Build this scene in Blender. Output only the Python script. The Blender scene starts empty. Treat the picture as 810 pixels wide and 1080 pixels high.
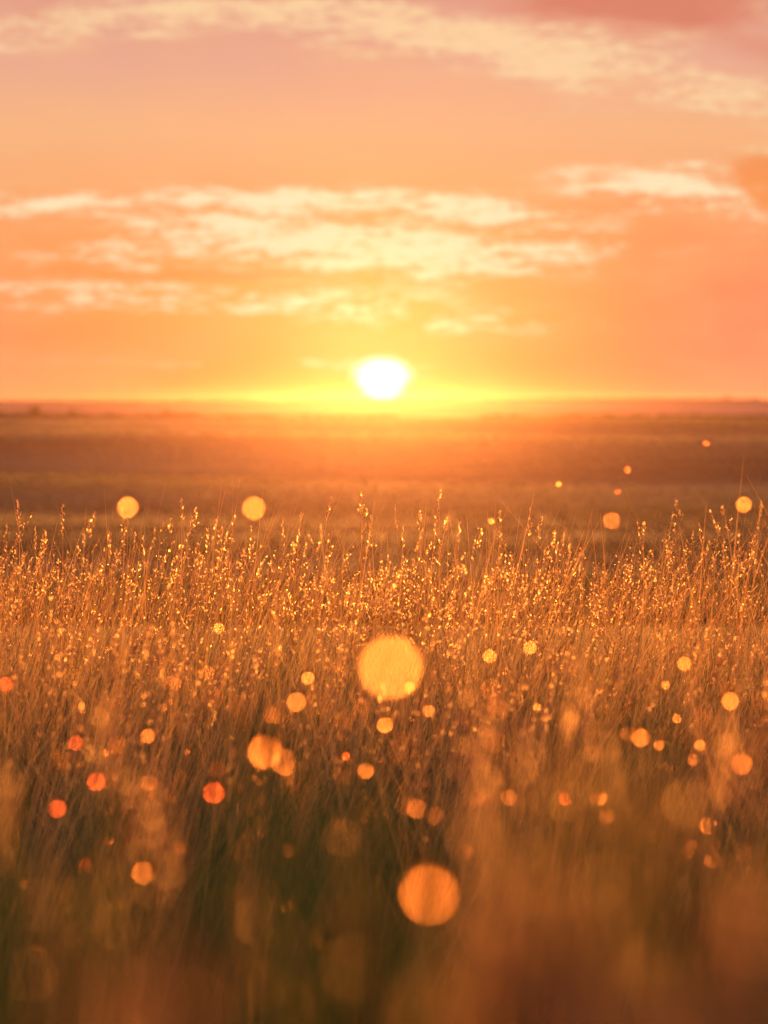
import bpy, bmesh, math, random
import numpy as np
from mathutils import Vector, Matrix

random.seed(7)
rng = np.random.default_rng(11)
scene = bpy.context.scene
R = math.radians

# ------------------------------------------------------------------ camera
CAM_Z = 1.05
FPX = 2550.0                      # focal length in pixels of the 810 x 1080 photograph
HORIZON = 428.0
PITCH = math.atan((540 - HORIZON) / FPX)
cam_d = bpy.data.cameras.new("camera")
cam = bpy.data.objects.new("camera", cam_d)
scene.collection.objects.link(cam)
scene.camera = cam
cam.location = (0, 0, CAM_Z)
cam.rotation_euler = (math.pi / 2 - PITCH, 0, 0)
cam_d.sensor_fit = 'VERTICAL'
cam_d.sensor_height = 36.0
cam_d.lens = FPX / 1080 * 36.0
cam_d.clip_start = 0.01
cam_d.clip_end = 12000
FOCUS = 4.15
BLUR_INF = 9.5                   # blur disc of the far distance, px of the photograph
cam_d.dof.use_dof = True
cam_d.dof.focus_distance = FOCUS
cam_d.dof.aperture_fstop = (cam_d.lens / 1000) / (BLUR_INF * FOCUS / FPX)

# ------------------------------------------------------------------ light
SUN_EL, SUN_AZ = 2.5, -0.07       # degrees above the horizon, degrees right of +Y
sun_dir = Vector((math.sin(R(SUN_AZ)) * math.cos(R(SUN_EL)), math.cos(R(SUN_AZ)) * math.cos(R(SUN_EL)), math.sin(R(SUN_EL))))
sun_d = bpy.data.lights.new("sun", 'SUN')
sun_d.energy = 5.0
sun_d.angle = R(0.5)
sun_d.color = (1.0, 0.34, 0.055)
sun = bpy.data.objects.new("sun", sun_d)
scene.collection.objects.link(sun)
sun.rotation_euler = sun_dir.to_track_quat('Z', 'Y').to_euler()

scene.view_settings.view_transform = 'Standard'
scene.view_settings.look = 'None'
scene.view_settings.gamma = 1.0
scene.view_settings.use_curve_mapping = False
scene.view_settings.exposure = 0.8
scene.render.engine = 'CYCLES'
cy = scene.cycles
cy.use_adaptive_sampling = False
cy.use_denoising = True
cy.denoiser = 'OPENIMAGEDENOISE'
cy.max_bounces = 6
cy.diffuse_bounces = 3
cy.glossy_bounces = 2
cy.transmission_bounces = 4
cy.volume_bounces = 0
cy.transparent_max_bounces = 16
cy.sample_clamp_indirect = 4.0
cy.caustics_reflective = False
cy.caustics_refractive = False


# ------------------------------------------------------------------ node maths
class E:
    """a socket or a number that adds, multiplies... by making Math nodes"""
    def __init__(s, nt, v): s.nt, s.v = nt, v
    def op(s, o, kind, swap=False, c=None):
        n = s.nt.nodes.new('ShaderNodeMath'); n.operation = kind
        a = [s, o] if not swap else [o, s]
        for i, x in enumerate(a + ([c] if c is not None else [])):
            if x is None: continue
            x = x.v if isinstance(x, E) else x
            if isinstance(x, (int, float)): n.inputs[i].default_value = x
            else: s.nt.links.new(x, n.inputs[i])
        return E(s.nt, n.outputs[0])
    def __add__(s, o): return s.op(o, 'ADD')
    __radd__ = __add__
    def __mul__(s, o): return s.op(o, 'MULTIPLY')
    __rmul__ = __mul__
    def __sub__(s, o): return s.op(o, 'SUBTRACT')
    def __rsub__(s, o): return s.op(o, 'SUBTRACT', True)
    def __truediv__(s, o): return s.op(o, 'DIVIDE')
    def pw(s, o): return s.op(o, 'POWER')
    def mx(s, o): return s.op(o, 'MAXIMUM')
    def exp(s): return s.op(None, 'EXPONENT')
    def sqrt(s): return s.op(None, 'SQRT')
    def smooth(s, a, b, lo=0.0, hi=1.0):
        n = s.nt.nodes.new('ShaderNodeMapRange'); n.interpolation_type = 'SMOOTHSTEP'
        s.nt.links.new(s.v, n.inputs[0])
        for i, x in enumerate((a, b, lo, hi)): n.inputs[i + 1].default_value = x
        return E(s.nt, n.outputs[0])


def mixc(nt, fac, a, b, mode='MIX'):
    n = nt.nodes.new('ShaderNodeMix'); n.data_type = 'RGBA'; n.blend_type = mode; n.clamp_factor = True
    for sock, x in ((n.inputs[0], fac), (n.inputs[6], a), (n.inputs[7], b)):
        if isinstance(x, E): x = x.v
        if isinstance(x, (int, float)): sock.default_value = x
        elif isinstance(x, tuple): sock.default_value = (*x, 1) if len(x) == 3 else x
        else: nt.links.new(x, sock)
    return n.outputs[2]


def lin(r, g, b):
    f = lambda c: (c / 255 / 12.92) if c / 255 <= 0.04045 else ((c / 255 + 0.055) / 1.055) ** 2.4
    return (f(r), f(g), f(b))


def ramp(nt, fac, stops):
    n = nt.nodes.new('ShaderNodeValToRGB')
    el = n.color_ramp.elements
    while len(el) < len(stops): el.new(0.5)
    for e, (p, c) in zip(el, stops):
        e.position = p; e.color = (*c, 1)
    nt.links.new(fac.v if isinstance(fac, E) else fac, n.inputs[0])
    return n.outputs[0]


# ------------------------------------------------------------------ sky (world)
def build_world():
    w = bpy.data.worlds.new("World"); scene.world = w; w.use_nodes = True
    nt = w.node_tree; nt.nodes.clear()
    tc = nt.nodes.new('ShaderNodeTexCoord')
    sp = nt.nodes.new('ShaderNodeSeparateXYZ'); nt.links.new(tc.outputs['Generated'], sp.inputs[0])
    X, Y, Z = (E(nt, sp.outputs[i]) for i in range(3))
    D = 180 / math.pi
    az = X.op(Y, 'ARCTAN2') * D
    el = Z.op(None, 'ARCSINE') * D
    toaz = lambda px: math.degrees(math.atan((px - 405) / FPX))
    toel = lambda py: math.degrees(math.atan((HORIZON - py) / FPX))

    def noise(sx, sy, seed, detail=5, rough=0.55):
        cb = nt.nodes.new('ShaderNodeCombineXYZ')
        nt.links.new((az * sx).v, cb.inputs[0]); nt.links.new((el * sy).v, cb.inputs[1]); cb.inputs[2].default_value = seed
        n = nt.nodes.new('ShaderNodeTexNoise'); n.inputs['Scale'].default_value = 1.0
        n.inputs['Detail'].default_value = detail; n.inputs['Roughness'].default_value = rough
        nt.links.new(cb.outputs[0], n.inputs['Vector'])
        return E(nt, n.outputs['Fac'])

    # clear sky: colour by height, warmer and pinker off to the sides
    stops = [(0.0, lin(214, 118, 60)), (toel(400) / 60, lin(246, 152, 80)), (toel(330) / 60, lin(255, 172, 88)), (toel(230) / 60, lin(253, 168, 104)),
             (toel(140) / 60, lin(250, 184, 134)), (toel(70) / 60, lin(238, 174, 146)), (toel(-20) / 60, lin(229, 160, 138)),
             (0.32, lin(190, 150, 150)), (0.6, lin(110, 112, 140)), (1.0, lin(70, 90, 130))]
    base = ramp(nt, el / 60, stops)
    side = ((az - toaz(360)).op(None, 'ABSOLUTE')).smooth(1.5, 11) * el.smooth(6.0, 1.5)
    base = mixc(nt, side, base, lin(255, 146, 94))
    rightpink = (az - toaz(560)).smooth(0, 6) * el.smooth(6.5, 1.0)
    base = mixc(nt, rightpink * 0.8, base, lin(254, 142, 104))
    soft = noise(0.28, 0.7, 9.1, 3)
    base = mixc(nt, soft.smooth(0.35, 0.7) * 0.25, base, lin(255, 190, 130))
    # away from the sunset the sky is a dim dusk blue
    back = (Y * 0.5 + 0.5).smooth(0.95, 0.25)
    base = mixc(nt, back, base, lin(92, 92, 120))

    # wind-drawn cloud: soft patches broken up by stretched noise
    wa = noise(0.35, 1.1, 3.3, 4) - 0.5
    wb = noise(0.5, 1.5, 7.7, 4) - 0.5
    azw, elw = az + wa * 2.6, el + wb * 1.0

    def patches(lst):
        tot = None
        for (cx, cy_, rx, ry, wgt, slope) in lst:
            dx = (azw - toaz(cx)) * (1 / (rx / FPX * D))
            dy = (elw - toel(cy_)) * (1 / (ry / FPX * D))
            if slope: dy = dy + dx * (slope * rx / ry)
            g = ((dx * dx + dy * dy) * -1.0).exp() * wgt
            tot = g if tot is None else tot + g
        return tot
    bright = patches([
        (300, 207, 150, 11, 1.0, 0), (500, 222, 110, 13, 1.0, 0.12), (75, 224, 75, 9, 0.9, -0.05),
        (330, 250, 170, 24, 0.95, 0.03), (430, 270, 140, 24, 0.75, 0.02), (170, 258, 140, 18, 0.6, -0.12),
        (280, 320, 240, 13, 0.6, 0.02), (100, 302, 110, 13, 0.35, -0.1), (560, 280, 110, 10, 0.45, -0.05),
        (440, 345, 120, 16, 0.45, 0), (715, 203, 105, 19, 1.2, 0.10), (200, 385, 150, 5, 0.2, 0),
        (40, 36, 110, 15, 0.9, -0.14), (200, 20, 110, 16, 0.9, -0.03), (390, 28, 140, 26, 0.95, 0.14),
        (520, 58, 90, 20, 1.1, 0.14), (600, 78, 70, 11, 1.0, 0), (730, 96, 90, 16, 0.85, 0.05), (800, 118, 50, 16, 0.8, 0.15), (640, 50, 90, 16, 0.7, 0),
        (770, 14, 60, 16, 0.4, 0.2), (810, 160, 50, 7, 0.4, 0), (640, 110, 200, 14, 0.12, 0),
        (640, 258, 40, 7, 0.3, 0), (402, 388, 70, 6, 0.9, 0), (-200, 210, 200, 20, 0.7, 0), (1100, 240, 220, 22, 0.7, 0),
        (1150, 60, 200, 30, 0.6, 0), (-300, 60, 200, 30, 0.6, 0), (500, -120, 400, 40, 0.5, 0)])
    n1 = noise(0.6, 3.4, 1.7, 8, 0.62)
    n3 = noise(4.0, 15.0, 8.2, 5, 0.6)
    n2 = noise(1.9, 8.0, 5.2, 6, 0.65)
    dens = bright * 0.76 + (n1 - 0.5) * 2.8 * (bright + 0.14).smooth(0, 0.5) + (n2 - 0.5) * 2.6 * bright.smooth(0, 0.5) + (n3 - 0.5) * 1.3 * bright.smooth(0, 0.5)
    cl = dens.smooth(0.02, 1.05)
    high = el.smooth(5.0, 7.5)
    ccol = mixc(nt, high, lin(255, 236, 192), lin(255, 214, 164))
    col = mixc(nt, cl * 0.95, base, ccol)
    mauve = patches([(665, 10, 130, 26, 1.3, 0.05), (830, 200, 50, 22, 2.0, 0.1), (150, 290, 130, 9, 0.35, 0),
                     (800, 60, 70, 22, 0.4, 0.1), (30, 12, 110, 12, 0.3, 0), (250, 292, 170, 9, 0.4, 0.02), (40, 290, 90, 8, 0.35, 0)])
    md = (mauve + (n1 - 0.5) * 0.8 * mauve.smooth(0, 0.5)).smooth(0.1, 0.9)
    col = mixc(nt, md * 0.85, col, mixc(nt, high, lin(253, 152, 82), lin(222, 128, 104)))

    # the sun and the glare of the air around it
    dx = az - toaz(403); dy = el - toel(401)
    r = (dx * dx * 0.45 + dy * dy).sqrt()
    halo = (r * -0.45).exp() * 0.28 + (r * -1.6).exp() * 0.3
    low_dark = (dx * dx * -0.07).exp() * dy.smooth(1.3, -0.4)      # sky colour darkened low round the sun, offsetting the haze glow
    col = mixc(nt, low_dark * 0.7, col, lin(196, 92, 46))
    col = mixc(nt, halo * (1.0 - low_dark * 0.5), col, lin(255, 208, 128))
    sx = dx * (1 / (24 / FPX * D)); sy = dy * (1 / (19 / FPX * D))
    sx = sx * (dy.smooth(-0.5, 0.3, 1.3, 0.92))
    rr = (sx * sx + sy * sy).sqrt() + (n2 - 0.5) * 0.6
    disc = rr.smooth(1.55, 0.3)
    out = mixc(nt, disc, col, (3.2, 2.7, 2.1))
    out = mixc(nt, Z.smooth(-0.004, -0.05), out, lin(60, 40, 26))

    bg = nt.nodes.new('ShaderNodeBackground'); nt.links.new(out, bg.inputs[0]); bg.inputs[1].default_value = 0.55
    sky = nt.nodes.new('ShaderNodeTexSky'); sky.sky_type = 'NISHITA'; sky.sun_disc = False
    sky.sun_elevation = R(SUN_EL); sky.sun_rotation = R(SUN_AZ); sky.altitude = 100
    bg2 = nt.nodes.new('ShaderNodeBackground'); nt.links.new(mixc(nt, el.smooth(14, 40), (0, 0, 0), E(nt, sky.outputs[0])), bg2.inputs[0]); bg2.inputs[1].default_value = 0.05
    ad = nt.nodes.new('ShaderNodeAddShader'); nt.links.new(bg.outputs[0], ad.inputs[0]); nt.links.new(bg2.outputs[0], ad.inputs[1])
    o = nt.nodes.new('ShaderNodeOutputWorld'); nt.links.new(ad.outputs[0], o.inputs[0])
    w.cycles.sampling_method = 'MANUAL'; w.cycles.sample_map_resolution = 1024


build_world()


# ------------------------------------------------------------------ object helpers
def tag(o, label=None, cat=None, group=None, kind=None):
    if label: o['label'] = label
    if cat: o['category'] = cat
    if group: o['group'] = group
    if kind: o['kind'] = kind
    return o


def mesh_obj(name, verts, faces, mat, parent=None, smooth=False, attrs=None):
    me = bpy.data.meshes.new(name)
    verts = np.asarray(verts, dtype=np.float32); faces = np.asarray(faces, dtype=np.int32)
    nf, k = faces.shape
    me.vertices.add(len(verts)); me.vertices.foreach_set('co', verts.ravel())
    me.loops.add(nf * k); me.loops.foreach_set('vertex_index', faces.ravel())
    me.polygons.add(nf); me.polygons.foreach_set('loop_start', np.arange(0, nf * k, k, dtype=np.int32))
    if smooth: me.polygons.foreach_set('use_smooth', np.ones(nf, dtype=bool))
    for an, av in (attrs or {}).items():
        a = me.attributes.new(an, 'FLOAT', 'POINT'); a.data.foreach_set('value', np.asarray(av, dtype=np.float32))
    me.update(calc_edges=True); me.validate()
    me.materials.append(mat)
    o = bpy.data.objects.new(name, me); scene.collection.objects.link(o)
    if parent is not None: o.parent = parent
    return o


def at(px, py, d):
    """the point at distance d along the ground direction that the photo shows at px, py"""
    v = Vector(((px - 405) / FPX, 1.0, -(py - 540) / FPX))
    v = Matrix.Rotation(-PITCH, 3, 'X') @ v
    v *= d / v.y
    return Vector((v.x, v.y, v.z + CAM_Z))


# ------------------------------------------------------------------ materials
def new_mat(name):
    m = bpy.data.materials.new(name); m.use_nodes = True; m.node_tree.nodes.clear(); return m, m.node_tree


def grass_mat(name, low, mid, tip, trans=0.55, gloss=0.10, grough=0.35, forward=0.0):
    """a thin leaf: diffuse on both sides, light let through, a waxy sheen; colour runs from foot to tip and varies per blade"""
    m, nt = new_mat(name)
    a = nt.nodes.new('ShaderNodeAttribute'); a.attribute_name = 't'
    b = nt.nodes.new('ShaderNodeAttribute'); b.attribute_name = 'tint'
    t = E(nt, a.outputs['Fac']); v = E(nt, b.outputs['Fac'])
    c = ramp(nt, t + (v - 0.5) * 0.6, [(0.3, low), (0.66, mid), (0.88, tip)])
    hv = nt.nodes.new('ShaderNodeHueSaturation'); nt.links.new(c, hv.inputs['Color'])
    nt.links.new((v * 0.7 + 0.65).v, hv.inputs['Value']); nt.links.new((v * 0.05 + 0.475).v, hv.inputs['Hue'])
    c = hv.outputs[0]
    df = nt.nodes.new('ShaderNodeBsdfDiffuse'); nt.links.new(c, df.inputs[0])
    tr = nt.nodes.new('ShaderNodeBsdfTranslucent'); nt.links.new(c, tr.inputs[0])
    gl = nt.nodes.new('ShaderNodeBsdfGlossy'); gl.inputs['Roughness'].default_value = grough; gl.inputs[0].default_value = (0.9, 0.85, 0.75, 1)
    m1 = nt.nodes.new('ShaderNodeMixShader'); m1.inputs[0].default_value = trans
    nt.links.new(df.outputs[0], m1.inputs[1]); nt.links.new(tr.outputs[0], m1.inputs[2])
    m2 = nt.nodes.new('ShaderNodeMixShader'); m2.inputs[0].default_value = gloss
    nt.links.new(m1.outputs[0], m2.inputs[1]); nt.links.new(gl.outputs[0], m2.inputs[2])
    last = m2
    if forward:
        rf = nt.nodes.new('ShaderNodeBsdfRefraction'); rf.inputs['Roughness'].default_value = 0.55; rf.inputs['IOR'].default_value = 1.35
        nt.links.new(mixc(nt, 0.5, c, (1, 0.9, 0.7)), rf.inputs[0])
        m3 = nt.nodes.new('ShaderNodeMixShader'); m3.inputs[0].default_value = forward
        nt.links.new(m2.outputs[0], m3.inputs[1]); nt.links.new(rf.outputs[0], m3.inputs[2]); last = m3
    o = nt.nodes.new('ShaderNodeOutputMaterial'); nt.links.new(last.outputs[0], o.inputs[0])
    return m


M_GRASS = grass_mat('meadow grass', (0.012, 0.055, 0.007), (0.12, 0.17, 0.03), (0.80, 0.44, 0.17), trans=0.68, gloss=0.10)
M_SEED = grass_mat('seed husk', (0.32, 0.17, 0.08), (0.46, 0.24, 0.12), (0.6, 0.33, 0.19), trans=0.65, gloss=0.07, forward=0.06)
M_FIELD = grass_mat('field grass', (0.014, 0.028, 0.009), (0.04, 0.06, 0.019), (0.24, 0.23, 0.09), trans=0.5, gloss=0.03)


def ground_mat():
    m, nt = new_mat('earth and cropped turf')
    tc = nt.nodes.new('ShaderNodeNewGeometry')
    sp = nt.nodes.new('ShaderNodeSeparateXYZ'); nt.links.new(tc.outputs['Position'], sp.inputs[0])
    x, y = E(nt, sp.outputs[0]), E(nt, sp.outputs[1])

    def noise(sx, sy, seed, det=4):
        cb = nt.nodes.new('ShaderNodeCombineXYZ'); nt.links.new((x * sx).v, cb.inputs[0]); nt.links.new((y * sy).v, cb.inputs[1]); cb.inputs[2].default_value = seed
        n = nt.nodes.new('ShaderNodeTexNoise'); n.inputs['Scale'].default_value = 1; n.inputs['Detail'].default_value = det
        nt.links.new(cb.outputs[0], n.inputs['Vector']); return E(nt, n.outputs['Fac'])
    a = noise(0.008, 0.04, 1.0); b = noise(4, 4, 2.0, 6); c = noise(0.03, 0.12, 4.0)
    col = mixc(nt, a.smooth(0.4, 0.62), (0.02, 0.026, 0.01), (0.28, 0.20, 0.08))
    col = mixc(nt, c.smooth(0.4, 0.7) * 0.5, col, (0.07, 0.05, 0.022))
    col = mixc(nt, b.smooth(0.35, 0.7) * 0.5, col, (0.09, 0.075, 0.03))
    col = mixc(nt, (y + a * 40).smooth(370, 430), col, mixc(nt, a.smooth(0.4, 0.6), (0.40, 0.24, 0.18), (0.26, 0.16, 0.11)))   # far ridge paled and pinked in its colour, standing in for haze
    p = nt.nodes.new('ShaderNodeBsdfPrincipled'); nt.links.new(col, p.inputs['Base Color']); p.inputs['Roughness'].default_value = 0.95
    p.inputs['Specular IOR Level'].default_value = 0.1
    bp = nt.nodes.new('ShaderNodeBump'); bp.inputs['Strength'].default_value = 0.6; bp.inputs['Distance'].default_value = 0.05
    nt.links.new(b.v, bp.inputs['Height']); nt.links.new(bp.outputs[0], p.inputs['Normal'])
    o = nt.nodes.new('ShaderNodeOutputMaterial'); nt.links.new(p.outputs[0], o.inputs[0])
    return m


def leaf_mat(name, c1, c2):
    m, nt = new_mat(name)
    b = nt.nodes.new('ShaderNodeAttribute'); b.attribute_name = 'tint'
    c = mixc(nt, E(nt, b.outputs['Fac']), c1, c2)
    df = nt.nodes.new('ShaderNodeBsdfDiffuse'); nt.links.new(c, df.inputs[0])
    tr = nt.nodes.new('ShaderNodeBsdfTranslucent'); nt.links.new(c, tr.inputs[0])
    m1 = nt.nodes.new('ShaderNodeMixShader'); m1.inputs[0].default_value = 0.3
    nt.links.new(df.outputs[0], m1.inputs[1]); nt.links.new(tr.outputs[0], m1.inputs[2])
    o = nt.nodes.new('ShaderNodeOutputMaterial'); nt.links.new(m1.outputs[0], o.inputs[0])
    return m


def bark_mat():
    m, nt = new_mat('bark')
    n = nt.nodes.new('ShaderNodeTexNoise'); n.inputs['Scale'].default_value = 6
    c = mixc(nt, E(nt, n.outputs['Fac']), (0.05, 0.035, 0.02), (0.12, 0.09, 0.06))
    p = nt.nodes.new('ShaderNodeBsdfPrincipled'); nt.links.new(c, p.inputs['Base Color']); p.inputs['Roughness'].default_value = 0.9
    o = nt.nodes.new('ShaderNodeOutputMaterial'); nt.links.new(p.outputs[0], o.inputs[0])
    return m


def drop_mat(name, colour, clear=0.25, rough=0.38):
    """a water bead: light passes through it, bent a little, some goes straight through"""
    m, nt = new_mat(name)
    rf = nt.nodes.new('ShaderNodeBsdfRefraction'); rf.inputs[0].default_value = (*colour, 1)
    rf.inputs['Roughness'].default_value = rough; rf.inputs['IOR'].default_value = 1.33
    tp = nt.nodes.new('ShaderNodeBsdfTransparent')
    mx = nt.nodes.new('ShaderNodeMixShader'); mx.inputs[0].default_value = clear
    nt.links.new(rf.outputs[0], mx.inputs[1]); nt.links.new(tp.outputs[0], mx.inputs[2])
    o = nt.nodes.new('ShaderNodeOutputMaterial'); nt.links.new(mx.outputs[0], o.inputs[0])
    return m


M_GROUND = ground_mat()
M_LEAF = leaf_mat('hedge leaves', (0.035, 0.045, 0.014), (0.09, 0.08, 0.025))
M_BARK = bark_mat()
M_DROP = {'gold': drop_mat('gold-lit dew', (0.58, 0.34, 0.20)), 'pale': drop_mat('pale-lit dew', (0.34, 0.23, 0.16)), 'orange': drop_mat('orange-lit dew', (0.55, 0.33, 0.22)), 'red': drop_mat('red-lit dew', (0.6, 0.2, 0.15))}  # water is clear; the tints paint in each disc's light colour and brightness


# ------------------------------------------------------------------ ground
def sstep(a, b, v):
    t = np.clip((v - a) / (b - a), 0, 1); return t * t * (3 - 2 * t)


def ground_z(x, y):
    x = np.asarray(x, dtype=float); y = np.asarray(y, dtype=float)
    # the brow of a low hill, a field in the dip that rises again to a hedge, a valley, and the far ridge
    z = np.interp(y, [-100, 5.2, 12, 60, 125, 300, 322, 380, 430, 520, 545, 620, 720],
                  [0, 0, -0.75, -4.2, -6.0, -0.42, -0.9, -5, -5, 1.9, 1.9, -3, -12])
    f = sstep(60, 100, y) * (1 - sstep(270, 300, y))
    z = z + f * (0.22 * np.sin(y / 9 + 0.6 * np.sin(x / 40) + 1.0) + 0.5 * np.sin(y / 22.0 + x / 80 + 2.2) + 0.1 * np.sin(x / 14 + y / 11))
    z = z + sstep(450, 515, y) * (0.18 * np.sin(x / 60 + 1.3) + 0.1 * np.sin(x / 19) + x * 0.0025)
    z = z + 0.03 * np.sin(x * 1.7) * np.sin(y * 1.3 + x) * (1 - sstep(10, 20, y))
    return z


ys = np.concatenate([np.linspace(-25, 12, 90), 12 * (720 / 12) ** (np.linspace(0, 1, 420)[1:])])
ss = np.linspace(-1, 1, 121)
YY, SS = np.meshgrid(ys, ss, indexing='ij')
XX = SS * (25 + 0.55 * np.clip(YY, 0, None))
ZZ = ground_z(XX, YY)
nv, nu = XX.shape
idx = np.arange(nv * nu).reshape(nv, nu)
faces = np.stack([idx[:-1, :-1], idx[:-1, 1:], idx[1:, 1:], idx[1:, :-1]], -1).reshape(-1, 4)
g = mesh_obj('ground', np.stack([XX, YY, ZZ], -1).reshape(-1, 3), faces, M_GROUND, smooth=True)
tag(g, kind='structure')

# ------------------------------------------------------------------ haze
hz_m, nt = new_mat('evening haze')
pv = nt.nodes.new('ShaderNodeVolumePrincipled')
pv.inputs['Color'].default_value = (1.0, 0.92, 0.86, 1); pv.inputs['Density'].default_value = 0.00013; pv.inputs['Anisotropy'].default_value = 0.3
o_ = nt.nodes.new('ShaderNodeOutputMaterial'); pv2 = nt.nodes.new('ShaderNodeVolumePrincipled')          # forward scatter added for the orange flare round the sun, reddened to suit
pv2.inputs['Color'].default_value = (1.0, 0.22, 0.28, 1); pv2.inputs['Density'].default_value = 0.000078; pv2.inputs['Anisotropy'].default_value = 0.94
av = nt.nodes.new('ShaderNodeAddShader'); nt.links.new(pv.outputs[0], av.inputs[0]); nt.links.new(pv2.outputs[0], av.inputs[1])
nt.links.new(av.outputs[0], o_.inputs['Volume'])
x0, x1, y0, y1, z0, z1 = -430, 430, -30, 730, float(ZZ.min()) - 1.0, 3.75
hv = [(x, y, z) for z in (z0, z1) for y in (y0, y1) for x in (x0, x1)]
hz = mesh_obj('haze', hv, [(0, 2, 3, 1), (4, 5, 7, 6), (0, 1, 5, 4), (2, 6, 7, 3), (0, 4, 6, 2), (1, 3, 7, 5)], hz_m)
tag(hz, kind='stuff')


# ------------------------------------------------------------------ grass geometry
class Acc:
    def __init__(s): s.v, s.f, s.t, s.c, s.n = [], [], [], [], 0
    def add(s, v, f, t, c):
        s.v.append(v.reshape(-1, 3)); s.f.append(f.reshape(-1, 4) + s.n); s.t.append(t.ravel()); s.c.append(c.ravel()); s.n += v.size // 3
    def build(s, name, mat, parent=None):
        return mesh_obj(name, np.concatenate(s.v), np.concatenate(s.f), mat, parent, attrs={'t': np.concatenate(s.t), 'tint': np.concatenate(s.c)})


def curve_pts(base, h, lean, laz, bend, t):
    """points on a leaning, arching stem; base (n,3), t (m,) -> (n,m,3)"""
    s = (lean[:, None] * t + bend[:, None] * t ** 2.2) * h[:, None]
    z = h[:, None] * (t - 0.35 * bend[:, None] * t ** 2.5)
    return np.stack([base[:, None, 0] + s * np.cos(laz)[:, None], base[:, None, 1] + s * np.sin(laz)[:, None], base[:, None, 2] + z], -1)


def ribbons(acc, base, h, w, lean, laz, bend, seg=5, tint=None, taper=1.6, t0=0.0, t1=1.0):
    n = len(h); t = np.linspace(0, 1, seg + 1)
    P = curve_pts(base, h, lean, laz, bend, t)
    wa = rng.uniform(0, np.pi, n)
    tw = wa[:, None] + rng.uniform(-0.8, 0.8, n)[:, None] * t
    side = np.stack([np.cos(tw), np.sin(tw), np.zeros_like(tw)], -1)
    ww = (w[:, None] * (1 - 0.93 * t[None] ** taper))[..., None] * 0.5
    V = np.stack([P - side * ww, P + side * ww], 2)            # n, m, 2, 3
    m = seg + 1
    ids = np.arange(n * m * 2).reshape(n, m, 2)
    F = np.stack([ids[:, :-1, 0], ids[:, :-1, 1], ids[:, 1:, 1], ids[:, 1:, 0]], -1)
    T = np.broadcast_to((t0 + (t1 - t0) * t)[None, :, None], (n, m, 2))
    c = rng.random(n) if tint is None else tint
    acc.add(V, F, T, np.broadcast_to(c[:, None, None], (n, m, 2)))
    return P


def spikelets(acc, pos, dirs, L, W, tint):
    """small husks: two folded diamond faces crossed, so that each has a body from every side"""
    n = len(L)
    d = dirs / np.linalg.norm(dirs, axis=1)[:, None]
    ref = rng.normal(size=(n, 3)); a = np.cross(d, ref); a /= np.linalg.norm(a, axis=1)[:, None]; b = np.cross(d, a)
    mid = pos + d * (L * 0.42)[:, None]; tip = pos + d * L[:, None]
    for s1, s2 in ((a, b), (b, a)):
        V = np.stack([pos, mid + s1 * W[:, None] * 0.5, tip, mid - s1 * W[:, None] * 0.5], 1)
        F = np.arange(n * 4).reshape(n, 4)
        acc.add(V, F, np.full((n, 4), 0.9), np.broadcast_to(tint[:, None], (n, 4)))


def heads(acc, P, kind, size, tint):
    """seed heads along the last part of each stem polyline P (n,m,3)"""
    n = len(P)
    tipdir = P[:, -1] - P[:, -2]; tipdir /= np.linalg.norm(tipdir, axis=1)[:, None]
    top = P[:, -1]
    k = {'spike': 34, 'loose': 30, 'fine': 22}[kind]
    u = np.linspace(0, 1, k)[None] + rng.uniform(-0.02, 0.02, (n, k))
    ang = rng.uniform(0, 2 * np.pi, (n, k))
    ref = np.array([0.3, 0.9, 0.1]); a = np.cross(tipdir, ref); a /= np.linalg.norm(a, axis=1)[:, None]; b = np.cross(tipdir, a)
    rad_dir = a[:, None] * np.cos(ang)[..., None] + b[:, None] * np.sin(ang)[..., None]
    if kind == 'spike':
        R_ = 0.0022 * np.sin(np.clip(u, 0, 1) * 2.6 + 0.4); out = 0.45; Ls, Ws = 0.0048, 0.0017
    elif kind == 'loose':
        R_ = size[:, None] * 0.16 * np.clip(1.05 - u, 0.05, 1) * rng.uniform(0.2, 1, (n, k)); out = 0.9; Ls, Ws = 0.0042, 0.0017
    else:
        R_ = size[:, None] * 0.06 * np.clip(1.1 - u, 0.05, 1) * rng.uniform(0.2, 1, (n, k)); out = 0.35; Ls, Ws = 0.0065, 0.0014
    pos = top[:, None] - tipdir[:, None] * (size[:, None] * (1 - u))[..., None] + rad_dir * R_[..., None]
    d = tipdir[:, None] + rad_dir * out + rng.normal(0, 0.2, (n, k, 3))
    L = Ls * rng.uniform(0.6, 1.25, (n, k)); W = Ws * rng.uniform(0.7, 1.2, (n, k))
    spikelets(acc, pos.reshape(-1, 3), d.reshape(-1, 3), L.ravel(), W.ravel(), np.clip(np.repeat(tint, k) + rng.normal(0, 0.12, n * k), 0, 1))
    if kind == 'loose':                                        # the hair-thin side branches
        sel = slice(0, k, 2)
        p1 = pos[:, sel].reshape(-1, 3)
        p0 = (top[:, None] - tipdir[:, None] * (size[:, None] * (1 - u) + R_ * 1.3)[..., None])[:, sel].reshape(-1, 3)
        m = len(p1); sd = rng.normal(size=(m, 3)); sd /= np.linalg.norm(sd, axis=1)[:, None]
        V = np.stack([p0 - sd * 2e-4, p0 + sd * 2e-4, p1 + sd * 1.5e-4, p1 - sd * 1.5e-4], 1)
        acc.add(V, np.arange(m * 4).reshape(m, 4), np.full((m, 4), 0.8), np.repeat(np.repeat(tint, k // 2 if k % 2 == 0 else k // 2 + 1), 4).reshape(m, 4))


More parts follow.
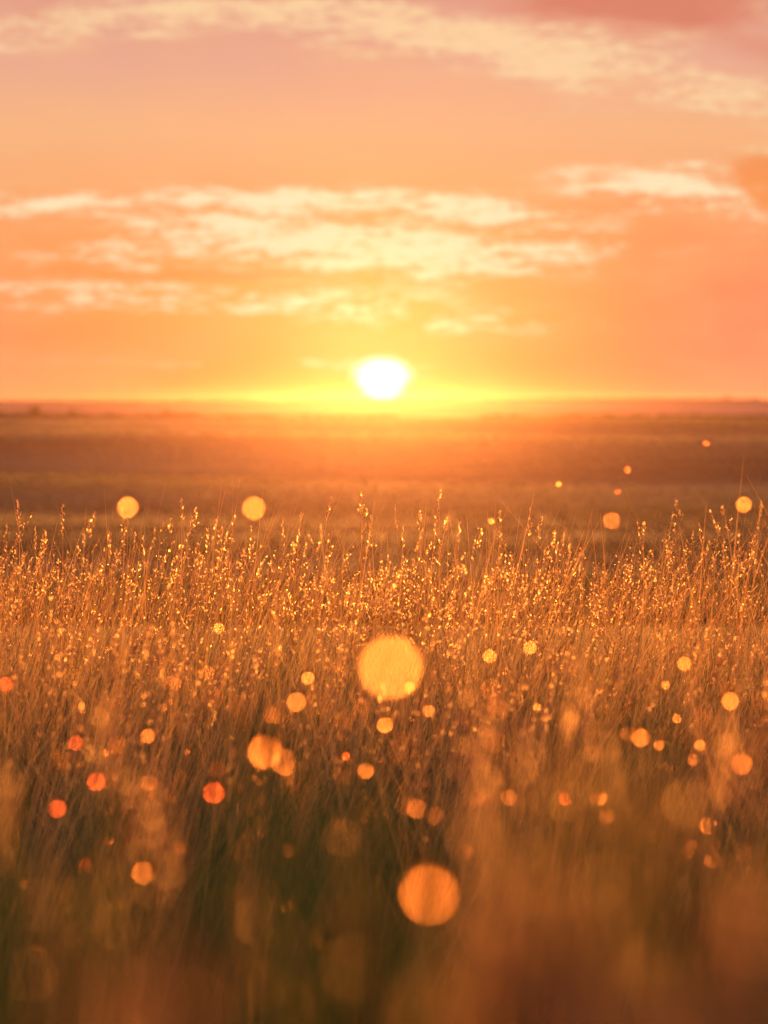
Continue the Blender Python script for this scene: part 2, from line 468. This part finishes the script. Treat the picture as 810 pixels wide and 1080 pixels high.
def scatter(n, ya, yb, half, power=1.0):
    """points whose number per metre grows with the width of the strip; half(y) gives its half width"""
    y = ya + (yb - ya) * rng.random(n * 3) ** power
    keep = rng.random(n * 3) < half(y) / half(np.array([yb]))[0]
    y = y[keep][:n]
    x = rng.uniform(-1, 1, len(y)) * half(y)
    return x, y


def canopy(x, y):
    """height of the grass: patchy, a little taller to the right near the far edge"""
    return 0.800 + 0.030 * np.sin(x * 5.1 + 0.7) * np.sin(y * 2.1) - 0.02 * sstep(4.3, 5.1, y) + 0.015 * np.sin(x * 13 + y * 3) + 0.035 * sstep(0.42, 0.75, x) * sstep(3.2, 4.2, y)


def meadow():
    acc = Acc(); sd = Acc()
    EDGE = 5.1
    half = lambda y: 0.45 + 0.27 * y
    # leaf blades
    x, y = scatter(40000, 0.55, EDGE, half, 0.8)
    n = len(x); z = ground_z(x, y)
    rag = 0.04 * np.sin(x * 9.3 + 1.1 * np.sin(y * 4)) + 0.03 * np.sin(x * 23 + y * 6)      # clumps and gaps
    H = canopy(x, y) * np.where(rng.random(n) < 0.4, rng.uniform(0.86, 1.07, n) + rag * sstep(2.5, 4, y), rng.uniform(0.5, 0.95, n))
    H = H + sstep(3.9, 4.8, y) * (0.02 + 0.04 * np.sin(x * 7.7 + 1) * np.sin(x * 3.1 + 0.4) + 0.015 * np.sin(x * 31))
    H = H * (0.80 + 0.20 * sstep(0.9, 3.0, y))
    laz = np.where(rng.random(n) < 0.55, rng.normal(0.25, 0.7, n), rng.uniform(0, 2 * np.pi, n))
    bend = rng.gamma(2.0, 0.11, n); lean = np.abs(rng.normal(0, 0.17, n))
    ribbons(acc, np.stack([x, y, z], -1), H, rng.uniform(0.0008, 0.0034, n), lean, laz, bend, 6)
    # flowering stems with seed heads
    x, y = scatter(5200, 0.75, EDGE, half, 0.75)
    n = len(x); z = ground_z(x, y)
    H = canopy(x, y) * (0.99 - np.abs(rng.normal(0, 0.06, n)) + rng.uniform(0, 0.09, n) * (rng.random(n) < 0.25))
    H = H * (0.82 + 0.18 * sstep(1.0, 3.0, y))
    laz = np.where(rng.random(n) < 0.6, rng.normal(0.3, 0.6, n), rng.uniform(0, 2 * np.pi, n))
    bend = rng.gamma(2.0, 0.07, n); lean = np.abs(rng.normal(0, 0.14, n)) + 0.08 * sstep(0.3, 0.7, x)
    tint = rng.random(n)
    thin = (y > 2.4) | (rng.random(n) < 0.15)
    P = ribbons(acc, np.stack([x, y, z], -1), H, rng.uniform(0.0009, 0.0015, n), lean, laz, bend, 6, tint, taper=3)
    kd = rng.random(n)
    for kind, lo, hi, s0, s1 in (('spike', 0, 0.08, 0.02, 0.04), ('loose', 0.08, 0.38, 0.04, 0.09), ('fine', 0.38, 0.74, 0.03, 0.07)):
        m = (kd >= lo) & (kd < hi) & thin
        heads(sd, P[m], kind, rng.uniform(s0, s1, m.sum()), tint[m])
    # single stems close to the lens, far out of focus
    for (px, py, d, kind, num, spread) in NEAR:
        c = at(px, py, d)
        for i in range(max(2, num - 2) if d > 0.4 else num):
            tx = c.x + random.gauss(0, spread * d / FPX); ty = d + random.uniform(-0.04, 0.04); tz = c.z - abs(random.gauss(0, spread * d / FPX)) * 0.8
            hh = tz - float(ground_z(tx, ty)); la = random.uniform(-0.05, 0.12)
            b = np.array([[tx - la * hh, ty, float(ground_z(tx, ty))]])
            tn = np.array([random.random()])
            P1 = ribbons(acc, b, np.array([hh]), np.array([0.0011]), np.array([la]), np.array([0.0]), np.array([0.0]), 6, tn, taper=3)
            heads(sd, P1, kind, np.array([random.uniform(0.03, 0.05)]), tn)
    # broad dark green leaves close under the lens, too near to be sharp
    n = 1000
    dd = rng.uniform(0.3, 0.62, n); px = rng.choice(np.arange(-240, 1060, 47), n) + rng.normal(0, 18, n); py = np.clip(rng.gamma(2, 60, n) + 770 + 50 * np.sin(px / 60) + 40 * np.sin(px / 23), 740, 1300)
    C = np.array([at(px[i], py[i], dd[i]) for i in range(n)])
    gz = ground_z(C[:, 0], dd)
    lean = rng.uniform(0, 0.25, n); laz = rng.uniform(0, 6.28, n); hh = C[:, 2] - gz
    base = np.stack([C[:, 0] - lean * hh * np.cos(laz), dd - lean * hh * np.sin(laz), gz], -1)
    ribbons(acc, base, hh, rng.uniform(0.003, 0.008, n), lean, laz, np.zeros(n), 6, rng.random(n) * 0.5, t0=0.0, t1=0.45)
    # a few broad dry leaves right in front of the lens: photo x, y of tip and of foot, distance, width in m
    for (tx, ty, bx, by, d, w) in [(800, 900, 690, 1120, 0.42, 0.011), (770, 950, 700, 1150, 0.38, 0.010), (120, 975, 260, 1090, 0.40, 0.010),
                                   (545, 880, 575, 1130, 0.45, 0.010), (600, 800, 560, 1120, 0.5, 0.009), (500, 940, 520, 1120, 0.40, 0.009),
                                   (660, 860, 610, 1120, 0.5, 0.008), (250, 940, 330, 1120, 0.45, 0.008), (625, 930, 640, 1150, 0.36, 0.009), (720, 830, 650, 1100, 0.55, 0.008)]:
        tp, ft = at(tx, ty, d), at(bx, by, d)
        k = (tp.x - ft.x) / (tp.z - ft.z); hh = tp.z - float(ground_z(tp.x, d))
        ribbons(acc, np.array([[tp.x - k * hh, d, tp.z - hh]]), np.array([hh]), np.array([w]), np.array([abs(k)]), np.array([0.0 if k > 0 else math.pi]), np.zeros(1), 12, np.array([0.8]), taper=5, t0=0.5, t1=1.0)
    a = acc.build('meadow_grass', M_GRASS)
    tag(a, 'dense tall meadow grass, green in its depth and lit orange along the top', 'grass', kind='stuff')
    s = sd.build('grass_seed_heads', M_SEED)
    tag(s, 'mass of small husky seed heads glinting orange over the tall meadow grass', 'seed heads', kind='stuff')


# clumps close to the lens: photo x, y of the top, distance, kind, number, spread in px
NEAR = [
    (560, 760, 0.95, 'loose', 5, 28), (672, 780, 0.8, 'loose', 5, 24), (520, 860, 0.7, 'loose', 5, 30), (580, 900, 0.62, 'loose', 6, 40),
    (740, 960, 0.5, 'spike', 4, 26), (790, 860, 0.6, 'loose', 4, 26), (690, 880, 0.65, 'loose', 5, 30),
    (160, 990, 0.52, 'spike', 4, 26), (110, 720, 1.3, 'loose', 4, 22),
    (170, 790, 1.0, 'loose', 4, 26), (620, 690, 1.4, 'loose', 5, 26), (740, 740, 1.1, 'loose', 5, 26),
    (700, 1010, 0.48, 'loose', 4, 30), (570, 1000, 0.5, 'loose', 6, 30), (480, 720, 1.3, 'loose', 4, 24),
    (785, 800, 0.8, 'loose', 4, 24), (575, 930, 0.36, 'spike', 5, 26), (600, 985, 0.33, 'spike', 6, 34), (640, 1030, 0.31, 'spike', 5, 30),
    (765, 940, 0.36, 'spike', 4, 24), (735, 1010, 0.33, 'spike', 4, 24), (160, 1000, 0.34, 'spike', 5, 26), (205, 1035, 0.32, 'spike', 4, 24),
    (530, 1070, 0.32, 'spike', 5, 26), (690, 840, 0.5, 'loose', 6, 34), (545, 800, 0.55, 'loose', 5, 30),
    (80, 900, 0.6, 'loose', 4, 26), (240, 890, 0.6, 'loose', 4, 26), (340, 900, 0.62, 'loose', 3, 24), (150, 850, 0.8, 'loose', 4, 24), (30, 820, 0.9, 'loose', 4, 24),
    (375, 965, 0.46, 'spike', 3, 22), (55, 985, 0.46, 'spike', 3, 22), (370, 860, 0.8, 'loose', 3, 24)]
meadow()


def field_grass():
    acc = Acc()
    half = lambda y: 1.5 + 0.40 * y
    x, y = scatter(9000, 5.1, 14, half, 1.0)                   # the slope behind the meadow
    n = len(x); z = ground_z(x, y)
    ribbons(acc, np.stack([x, y, z], -1), rng.uniform(0.16, 0.38, n), rng.uniform(0.003, 0.007, n), np.abs(rng.normal(0, 0.2, n)), rng.uniform(0, 6.28, n), rng.gamma(2, 0.1, n), 3)
    n = 7000                                                    # the hidden slope, then tufts over the open field
    y = 14 * (50 / 14) ** rng.random(n); x = rng.uniform(-1, 1, n) * half(y)
    n = 75000
    y = np.concatenate([y, 48 * (302 / 48) ** rng.random(n)]); x = np.concatenate([x, rng.uniform(-1, 1, n) * half(y[7000:]) * 0.6]); n = len(y)
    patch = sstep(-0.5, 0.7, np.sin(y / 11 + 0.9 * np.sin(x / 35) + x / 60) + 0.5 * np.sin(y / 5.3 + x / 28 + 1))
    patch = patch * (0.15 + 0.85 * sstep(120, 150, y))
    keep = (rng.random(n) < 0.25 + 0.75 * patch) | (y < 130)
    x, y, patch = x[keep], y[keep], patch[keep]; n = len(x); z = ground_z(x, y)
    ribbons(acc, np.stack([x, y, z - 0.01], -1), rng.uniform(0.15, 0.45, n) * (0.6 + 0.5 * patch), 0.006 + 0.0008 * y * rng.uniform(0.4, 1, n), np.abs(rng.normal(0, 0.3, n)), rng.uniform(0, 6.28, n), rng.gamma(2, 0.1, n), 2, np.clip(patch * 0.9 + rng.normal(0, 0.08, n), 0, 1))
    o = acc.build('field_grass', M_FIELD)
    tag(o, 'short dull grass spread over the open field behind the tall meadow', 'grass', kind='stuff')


field_grass()


# ------------------------------------------------------------------ stalks that stand up alone against the dark field
def stalk(px, py, d, kind, lean, head, label):
    """top at photo px, py; lean = sideways run per height; head = length of the seed head in photo px"""
    top = at(px, py, d)
    # find the foot: the stem leans over its upper 30 cm mostly
    hh = None
    foot_x = top.x - lean * 0.5
    fz = float(ground_z(foot_x, d)); hh = top.z - fz
    root = bpy.data.objects.new('grass_stalk', None); scene.collection.objects.link(root)
    root.location = (foot_x, d, fz); root.empty_display_size = 0.05
    tag(root, label, 'grass stalk', 'grass stalks standing above the rest of the meadow')
    dx = (top.x - foot_x) / hh
    sign = 1 if dx >= 0 else -1
    b = np.zeros((1, 3)); lz = np.array([0.0 if dx >= 0 else math.pi])
    l1 = np.array([abs(dx) * 0.45]); b1 = np.array([abs(dx) * 0.55])
    hgt = hh / (1 - 0.35 * b1[0])
    l1, b1 = l1 * hh / hgt, b1 * hh / hgt
    hgt = hh / (1 - 0.35 * b1[0])
    a = Acc(); tint = np.array([random.uniform(0.5, 0.9)])
    P = ribbons(a, b, np.array([hgt]), np.array([0.0017]), l1, lz, b1, 12, tint, taper=3.5)
    ribbons(a, b, np.array([hgt]), np.array([0.0017]), l1, lz, b1, 12, tint, taper=3.5)
    a.build('stem', M_GRASS, root)
    if kind != 'bare':
        s = Acc(); heads(s, P, kind, np.array([head * d / FPX]), tint)
        s.build('seed_head', M_SEED, root)
    else:
        s = Acc(); bb = P[:, 7]
        ribbons(s, bb, np.array([hh * 0.12]), np.array([0.003]), np.array([0.3]), np.array([random.uniform(0, 6.28)]), np.array([0.4]), 4, tint)
        s.build('leaf_blade', M_GRASS, root)


STALKS = [
    (19, 529, 4.1, 'spike', -0.03, 28, 'lone stalk with a knobbly seed spike, nearest the left edge of the photo'),
    (47, 560, 4.0, 'spike', 0.02, 24, 'curved pale seed spike just right of the lone one at the left edge'),
    (37, 560, 4.3, 'fine', -0.03, 22, 'thin drooping seed head behind the curved pale spike near the left edge'),
    (66, 533, 4.1, 'spike', 0.0, 34, 'tall narrow stalk with beaded seed spike, second of the tall ones from the left edge'),
    (95, 549, 3.5, 'loose', 0.05, 16, 'soft feathery head bent right, midway between the left beaded spike and the left bokeh disc'),
    (115, 562, 4.2, 'spike', 0.0, 18, 'short upright spike in front of the dark field just below left of the round disc'),
    (132, 541, 4.0, 'loose', 0.04, 22, 'forked head touching the lower edge of the left orange disc over the field'),
    (151, 566, 4.1, 'fine', -0.03, 20, 'slim head leaning left below and right of the left orange disc'),
    (180, 549, 4.0, 'spike', 0.0, 14, 'reddish short beaded head between the two orange discs over the field, leftmost there'),
    (192, 529, 4.2, 'fine', 0.02, 20, 'tall faint stalk with spaced red beads between the two orange discs'),
    (206, 537, 4.1, 'loose', 0.01, 24, 'tall stalk with one bright bead on top, right of the faint red-beaded one'),
    (219, 558, 4.0, 'spike', 0.02, 26, 'bright straight spike left of the forked pair under the right orange disc'),
    (234, 554, 4.1, 'fine', 0.0, 18, 'left prong of the bright forked pair under the right orange disc'),
    (247, 545, 4.1, 'fine', 0.12, 34, 'right prong of the forked pair, leaning right towards the right orange disc'),
    (266, 556, 4.1, 'spike', 0.05, 40, 'long pale spike directly below the right orange disc'),
    (298, 546, 4.2, 'fine', -0.02, 36, 'left stalk of the dotted pair just right of the right orange disc'),
    (318, 543, 4.2, 'fine', 0.10, 36, 'right stalk of the dotted pair, curving up to the right'),
    (349, 526, 4.0, 'fine', 0.20, 24, 'long bare-looking stalk leaning strongly right with a small pale tip, left of centre'),
    (382, 521, 4.1, 'loose', 0.02, 22, 'tall drooping bristly head under the sun, highest at the centre'),
    (387, 538, 4.0, 'fine', 0.16, 30, 'slanting narrow head crossing in front of the tall bristly one under the sun'),
    (391, 545, 4.15, 'loose', -0.06, 34, 'feathery head nodding right, just right of the tall bristly one under the sun'),
    (417, 534, 4.2, 'fine', -0.06, 26, 'faint left-leaning stalk just right of the sun with few husks'),
    (443, 540, 4.2, 'loose', 0.0, 20, 'thin stalk with a bright dot on top, left of the tall right-curving one'),
    (464, 519, 4.1, 'fine', 0.13, 60, 'tallest stalk right of the sun with a long zigzag head curving right'),
    (472, 546, 4.0, 'spike', 0.22, 14, 'short dotted head bowing right beside the tallest zigzag stalk'),
    (485, 552, 4.3, 'fine', 0.06, 20, 'pale slender head right of the short dotted bowing one'),
    (527, 540, 4.0, 'spike', 0.02, 40, 'upright chunky head just right of the small yellow disc'),
    (560, 536, 4.0, 'spike', 0.07, 30, 'bright glossy spike leaning right, first past the small yellow disc'),
    (584, 562, 3.8, 'spike', 0.10, 20, 'soft brown spike right of the bright glossy leaning one'),
    (588, 575, 4.2, 'fine', 0.10, 20, 'low slanting pale head just under the soft brown spike'),
    (633, 541, 4.1, 'bare', -0.10, 10, 'very thin bare stem leaning left, alone right of centre'),
    (679, 552, 4.1, 'spike', 0.0, 14, 'short single head standing alone left of the large plume on the right'),
    (711, 552, 3.95, 'loose', -0.16, 40, 'large dense plume leaning left on the right-hand side of the meadow'),
    (762, 535, 4.1, 'spike', -0.04, 9, 'stalk topped by a small three-part tip, below left of the tilted oval disc'),
    (771, 545, 4.1, 'loose', 0.0, 50, 'long bristly head below the tilted oval disc'),
    (803, 536, 4.1, 'fine', 0.22, 40, 'beaded head curving right at the right edge of the photo'),
    (738, 552, 4.2, 'loose', -0.10, 24, 'loose head bent left between the large plume and the oval disc'),
    (758, 552, 4.0, 'loose', 0.08, 30, 'fan-shaped loose head left of the long bristly one on the right'),
    (795, 565, 3.9, 'loose', 0.15, 30, 'loose orange head low against the right edge of the photo'),
]
for s in STALKS: stalk(*s)


# ------------------------------------------------------------------ dew beads, far out of focus: each is one disc of light
def bead(px, py, dia, hue, label, k=1.0, stretch=1.0):
    small = dia < 9
    size = dia * (0.54 if dia > 40 else 0.5) * math.sqrt(k)
    d = FOCUS / (max(dia - size * 0.5, 2) / BLUR_INF + 1)
    r = size * d / FPX / 2
    c = at(px, py, d)
    bm = bmesh.new()
    bmesh.ops.create_icosphere(bm, subdivisions=3, radius=r)
    for v in bm.verts:                                          # a hanging bead: pulled up to a point where it clings
        if v.co.z > 0: v.co.z *= 1.0 + 0.25 * (v.co.z / r) ** 2
        v.co.x *= stretch
    me = bpy.data.meshes.new('dewdrop'); bm.to_mesh(me); bm.free()
    for p in me.polygons: p.use_smooth = True
    me.materials.append(M_DROP[hue])
    o = bpy.data.objects.new('dewdrop', me); scene.collection.objects.link(o)
    o.location = c
    tag(o, label, 'dewdrop', 'dewdrops seen as soft discs of light')


BEADS = [
    (451, 929, 84, 'gold', 'largest sharp-edged orange disc of light, low and right of centre'),
    (412, 692, 90, 'pale', 'large soft pale yellow disc in the middle of the lit meadow under the sun', 1.1),
    (281, 786, 48, 'gold', 'bright orange disc left of centre, the largest on the left half'),
    (300, 800, 34, 'orange', 'soft faint disc behind the lower right of the bright left-of-centre disc', 0.6),
    (137, 533, 29, 'orange', 'orange disc over the dark field at the left'),
    (269, 534, 31, 'gold', 'golden disc over the dark field left of the sun', 0.8),
    (782, 531, 22, 'gold', 'bright tilted oval disc over the dark field at the right edge'),
    (313, 737, 27, 'pale', 'bright yellow disc left of and below the large pale one'),
    (325, 713, 18, 'orange', 'small orange disc just above the bright yellow one left of centre'),
    (406, 762, 22, 'gold', 'yellow disc directly below the large pale one'),
    (386, 810, 22, 'orange', 'dull orange disc below centre, under the yellow one'),
    (365, 796, 11, 'red', 'tiny red disc just left of the dull orange one below centre'),
    (227, 832, 30, 'red', 'red-orange oval disc at left, lower of the pair with a brown one', 1.0),
    (230, 808, 24, 'orange', 'faint brown disc touching the top of the red-orange oval', 0.5),
    (103, 821, 25, 'red', 'vivid red-orange disc on the left side of the meadow'),
    (62, 850, 25, 'red', 'blurred red disc lower left of the vivid red-orange one', 0.8),
    (153, 916, 32, 'orange', 'orange disc with a rim, lowest on the left'),
    (157, 774, 20, 'orange', 'orange disc at left above the vivid red one', 0.8),
    (81, 782, 20, 'red', 'dim red disc upper left of the vivid red-orange one', 0.6),
    (112, 793, 10, 'gold', 'tiny pale disc just above the vivid red-orange disc'),
    (117, 885, 13, 'orange', 'small faint brown disc above the rimmed one at lower left', 0.8),
    (190, 893, 18, 'orange', 'faint round disc right of and above the rimmed one', 0.5),
    (516, 690, 19, 'gold', 'yellow-orange disc right of the large pale one'),
    (558, 681, 19, 'gold', 'pale disc right of the yellow-orange one beside the large pale one'),
    (566, 745, 12, 'gold', 'small yellow disc in the grass right of centre'),
    (452, 748, 17, 'orange', 'soft orange disc just right of the yellow one under the large pale disc', 0.7),
    (720, 698, 20, 'gold', 'pale orange disc at the right in the lit grass'),
    (701, 721, 12, 'gold', 'small yellow disc lower left of the pale one at the right'),
    (768, 737, 24, 'gold', 'bright orange disc near the right edge of the meadow'),
    (674, 775, 25, 'gold', 'vivid orange disc on the right, left one of a close pair'),
    (694, 784, 15, 'orange', 'small dimmer disc touching the vivid orange one on the right'),
    (713, 756, 13, 'gold', 'small ringed disc, upper of two below the pale right one'),
    (737, 784, 16, 'orange', 'dull disc right of the vivid orange pair'),
    (730, 800, 15, 'orange', 'dull disc just below the one right of the vivid pair', 0.7),
    (629, 838, 24, 'gold', 'yellow-tan disc in the lower right, upper of two overlapping'),
    (638, 857, 24, 'gold', 'yellow-tan disc in the lower right, lower of two overlapping', 0.85),
    (595, 840, 18, 'red', 'red-orange disc left of the two overlapping tan ones'),
    (536, 839, 20, 'orange', 'faint tan disc left of the red-orange one', 0.6),
    (780, 803, 28, 'orange', 'soft orange disc near the right edge below the bright one', 0.7),
    (745, 868, 24, 'orange', 'brown disc, topmost of the cluster of three at lower right', 0.7),
    (728, 893, 24, 'orange', 'brown disc, left of the cluster of three at lower right', 0.5),
    (750, 904, 23, 'orange', 'brown disc, lowest of the cluster of three at lower right', 0.8),
    (671, 974, 26, 'orange', 'very faint dark disc low between the largest disc and the right edge', 0.35),
    (589, 510, 8, 'gold', 'tiny yellow ringed disc over the dark field right of the sun'),
    (661, 495, 9, 'red', 'tiny red disc high over the dark field on the right'),
    (651, 518, 8, 'red', 'tiny faint red disc just below the other red one over the field', 0.8),
    (744, 467, 9, 'red', 'tiny red-orange disc highest over the field near the right edge'),
    (518, 549, 9, 'gold', 'small yellow disc at the top of the meadow, right of the tallest stalk'),
    (439, 850, 26, 'orange', 'soft orange disc above and left of the largest disc', 0.6),
    (25, 930, 14, 'orange', 'small faint brown disc at the left edge, low', 0.7),
    (90, 908, 16, 'red', 'faint red ring disc at left above the lowest discs', 0.5),
    (257, 977, 16, 'orange', 'small amber disc low, left of centre', 0.6),
    (8, 720, 20, 'red', 'red disc cut by the left edge of the photo', 0.7),
    (232, 661, 15, 'gold', 'soft yellow disc in the lit grass left of the large pale one'),
    (644, 548, 22, 'orange', 'faint orange glow over the field right of centre', 0.5),
    (198, 792, 9, 'gold', 'tiny pale disc left of the faint brown one at left', 0.8),
    (432, 724, 16, 'gold', 'small bright disc inside the lower edge of the large pale one'),
]
for b in BEADS: bead(*b)


def fine_dew(n):
    '''the countless fine dew beads on the tips of the grass'''
    bm = bmesh.new(); bmesh.ops.create_icosphere(bm, subdivisions=1, radius=1.0); bm.verts.ensure_lookup_table()
    bv = np.array([v.co for v in bm.verts]); bf = np.array([[v.index for v in f.verts] for f in bm.faces]); bm.free()
    y = 0.9 + 3.6 * rng.random(n) ** 1.3; x = rng.uniform(-1, 1, n) * (0.2 + 0.22 * y)
    z = ground_z(x, y) + canopy(x, y) * (0.86 + 0.14 * sstep(1.0, 2.8, y)) + rng.normal(-0.03, 0.03, n)
    r = rng.uniform(0.0004, 0.0011, n) * (0.6 + 0.25 * y)
    V = bv[None] * r[:, None, None] + np.stack([x, y, z], -1)[:, None]
    m = 150                                                     # and some nearer the lens
    q = np.array([at(rng.uniform(-150, 960), rng.uniform(700, 1010), rng.uniform(0.7, 1.6)) for _ in range(m)])
    V = np.concatenate([V, bv[None] * (rng.uniform(0.0006, 0.0013, m) * q[:, 1])[:, None, None] + q[:, None]]); n += m
    F = bf[None] + (np.arange(n) * len(bv))[:, None, None]
    o = mesh_obj('fine_dew', V.reshape(-1, 3), F.reshape(-1, 3), M_DROP['gold'], smooth=True)
    tag(o, 'countless tiny glints of dew scattered over the tips of the meadow grass', 'dew', kind='stuff')


fine_dew(520)


# ------------------------------------------------------------------ trees and bushes far off
def leaf_cloud(cx, cy_, cz, rx, ry, rz, n, size):
    """leaf clumps through an uneven crown"""
    c = rng.normal(size=(max(5, n // 60), 3)); c /= np.linalg.norm(c, axis=1)[:, None]; c *= rng.random((len(c), 1)) ** 0.5 * 0.75
    k = rng.integers(0, len(c), n)
    p = c[k] + rng.normal(0, 0.2, (n, 3))
    p = p * [rx, ry, rz] + [cx, cy_, cz]
    s = size * rng.uniform(0.6, 1.4, n)
    a = rng.normal(size=(n, 3)); a /= np.linalg.norm(a, axis=1)[:, None]
    b = np.cross(a, rng.normal(size=(n, 3))); b /= np.linalg.norm(b, axis=1)[:, None]
    V = np.stack([p - a * s[:, None], p - b * s[:, None] * 0.6, p + a * s[:, None], p + b * s[:, None] * 0.6], 1)
    return V, np.repeat(rng.random(len(c))[k] * 0.6 + rng.random(n) * 0.4, 4)


def trunk_mesh(h, r):
    v, f = [], []
    def tube(p0, p1, r0, r1, s=7):
        base = len(v); p0, p1 = Vector(p0), Vector(p1); d = (p1 - p0).normalized(); a = d.orthogonal().normalized(); b = d.cross(a)
        for p, rr in ((p0, r0), (p1, r1)):
            for i in range(s):
                q = p + (a * math.cos(i / s * 6.2832) + b * math.sin(i / s * 6.2832)) * rr; v.append(tuple(q))
        for i in range(s): f.append((base + i, base + (i + 1) % s, base + s + (i + 1) % s, base + s + i))
    tube((0, 0, -0.2), (0.02 * h, 0, h * 0.5), r, r * 0.7); tube((0.02 * h, 0, h * 0.5), (0, 0, h * 0.85), r * 0.7, r * 0.2)
    for i in range(6):
        a = i * 1.05 + random.random(); z = h * random.uniform(0.35, 0.6)
        tube((0.01 * h, 0, z), (math.cos(a) * h * 0.25, math.sin(a) * h * 0.25, z + h * 0.22), r * 0.4, r * 0.12)
    return v, f


def tree(name, px, d, top_py, wpx, label, group, low=False):
    x = (px - 405) / FPX * d; gz = float(ground_z(x, d)); h = at(px, top_py, d).z - gz
    root = bpy.data.objects.new(name, None); scene.collection.objects.link(root); root.location = (x, d, gz)
    tag(root, label, 'bush' if low else 'tree', group)
    rx = wpx / FPX * d / 2
    v, f = trunk_mesh(h, h * 0.04); mesh_obj('stem' if low else 'trunk', v, f, M_BARK, root, smooth=True)
    cz, rz = (h * 0.5, h * 0.55) if low else (h * 0.62, h * 0.42)
    V, t = leaf_cloud(0, 0, cz, rx, rx, rz, 1500, h * 0.035)
    mesh_obj('foliage' if low else 'crown', V.reshape(-1, 3), np.arange(len(V) * 4).reshape(-1, 4), M_LEAF, root, attrs={'tint': t})


tree('bush', 38, 301, 426, 16, 'taller dark bush standing in the hedge line at the far left', 'bushes in the hedge line', True)
tree('bush', 77, 303, 431, 15, 'rounded dark bush in the hedge line, second from the left edge', 'bushes in the hedge line', True)
tree('bush', 176, 304, 431, 9, 'small dark bush in the hedge line halfway between the left edge and the sun', 'bushes in the hedge line', True)
tree('bush', 205, 306, 434, 20, 'low wide bush in the hedge line just right of the small one', 'bushes in the hedge line', True)
tree('tree', 258, 527, 419.5, 20, 'broad hazy tree on the horizon left of the sun', 'trees along the horizon')
tree('tree', 767, 527, 417, 8, 'slim hazy tree standing up from the horizon at the far right', 'trees along the horizon')
tree('tree', 645, 527, 419.5, 8, 'small hazy tree on the horizon between the sun and the right edge', 'trees along the horizon')
tree('tree', 235, 530, 421, 14, 'low hazy tree just left of the broad one on the horizon', 'trees along the horizon')

# the low hedge along the end of the field, and the woods along the horizon, each read as one mass
def mass(name, spans, label):
    Vs, Ts = [], []
    for (pa, pb, d, tops, step, n) in spans:
        px = pa
        while px < pb:
            x = (px - 405) / FPX * d; gz = float(ground_z(x, d + random.uniform(-3, 3)))
            tp = np.interp(px, [q[0] for q in tops], [q[1] for q in tops]) + random.uniform(-1.2, 1.2)
            h = max(at(px, tp, d).z - gz, 0.4)
            V, t = leaf_cloud(x, d + random.uniform(-2, 2), gz + h * 0.45, step / FPX * d * 1.1, step / FPX * d, h * 0.55, n, step / FPX * d * 0.16)
            Vs.append(V); Ts.append(t); px += step * random.uniform(0.7, 1.2)
    V = np.concatenate(Vs).reshape(-1, 3)
    o = mesh_obj(name, V, np.arange(len(V)).reshape(-1, 4), M_LEAF, attrs={'tint': np.concatenate(Ts)})
    tag(o, label, 'hedge' if name == 'hedgerow' else 'woods', kind='stuff')


mass('hedgerow', [(-320, 420, 304, [(-320, 436), (0, 435), (100, 436), (150, 436.5), (300, 438), (420, 440)], 11, 220),
                  (520, 1100, 304, [(520, 443), (700, 442.5), (1100, 441)], 13, 200)], 'low dark hedge along the far end of the field')
mass('distant_woods', [(-500, 1300, 528, [(-500, 423), (0, 423.5), (120, 423), (230, 421.5), (330, 423), (600, 422.6), (810, 421), (1300, 419)], 9, 90)],
     'thin hazy line of woods along the whole horizon')
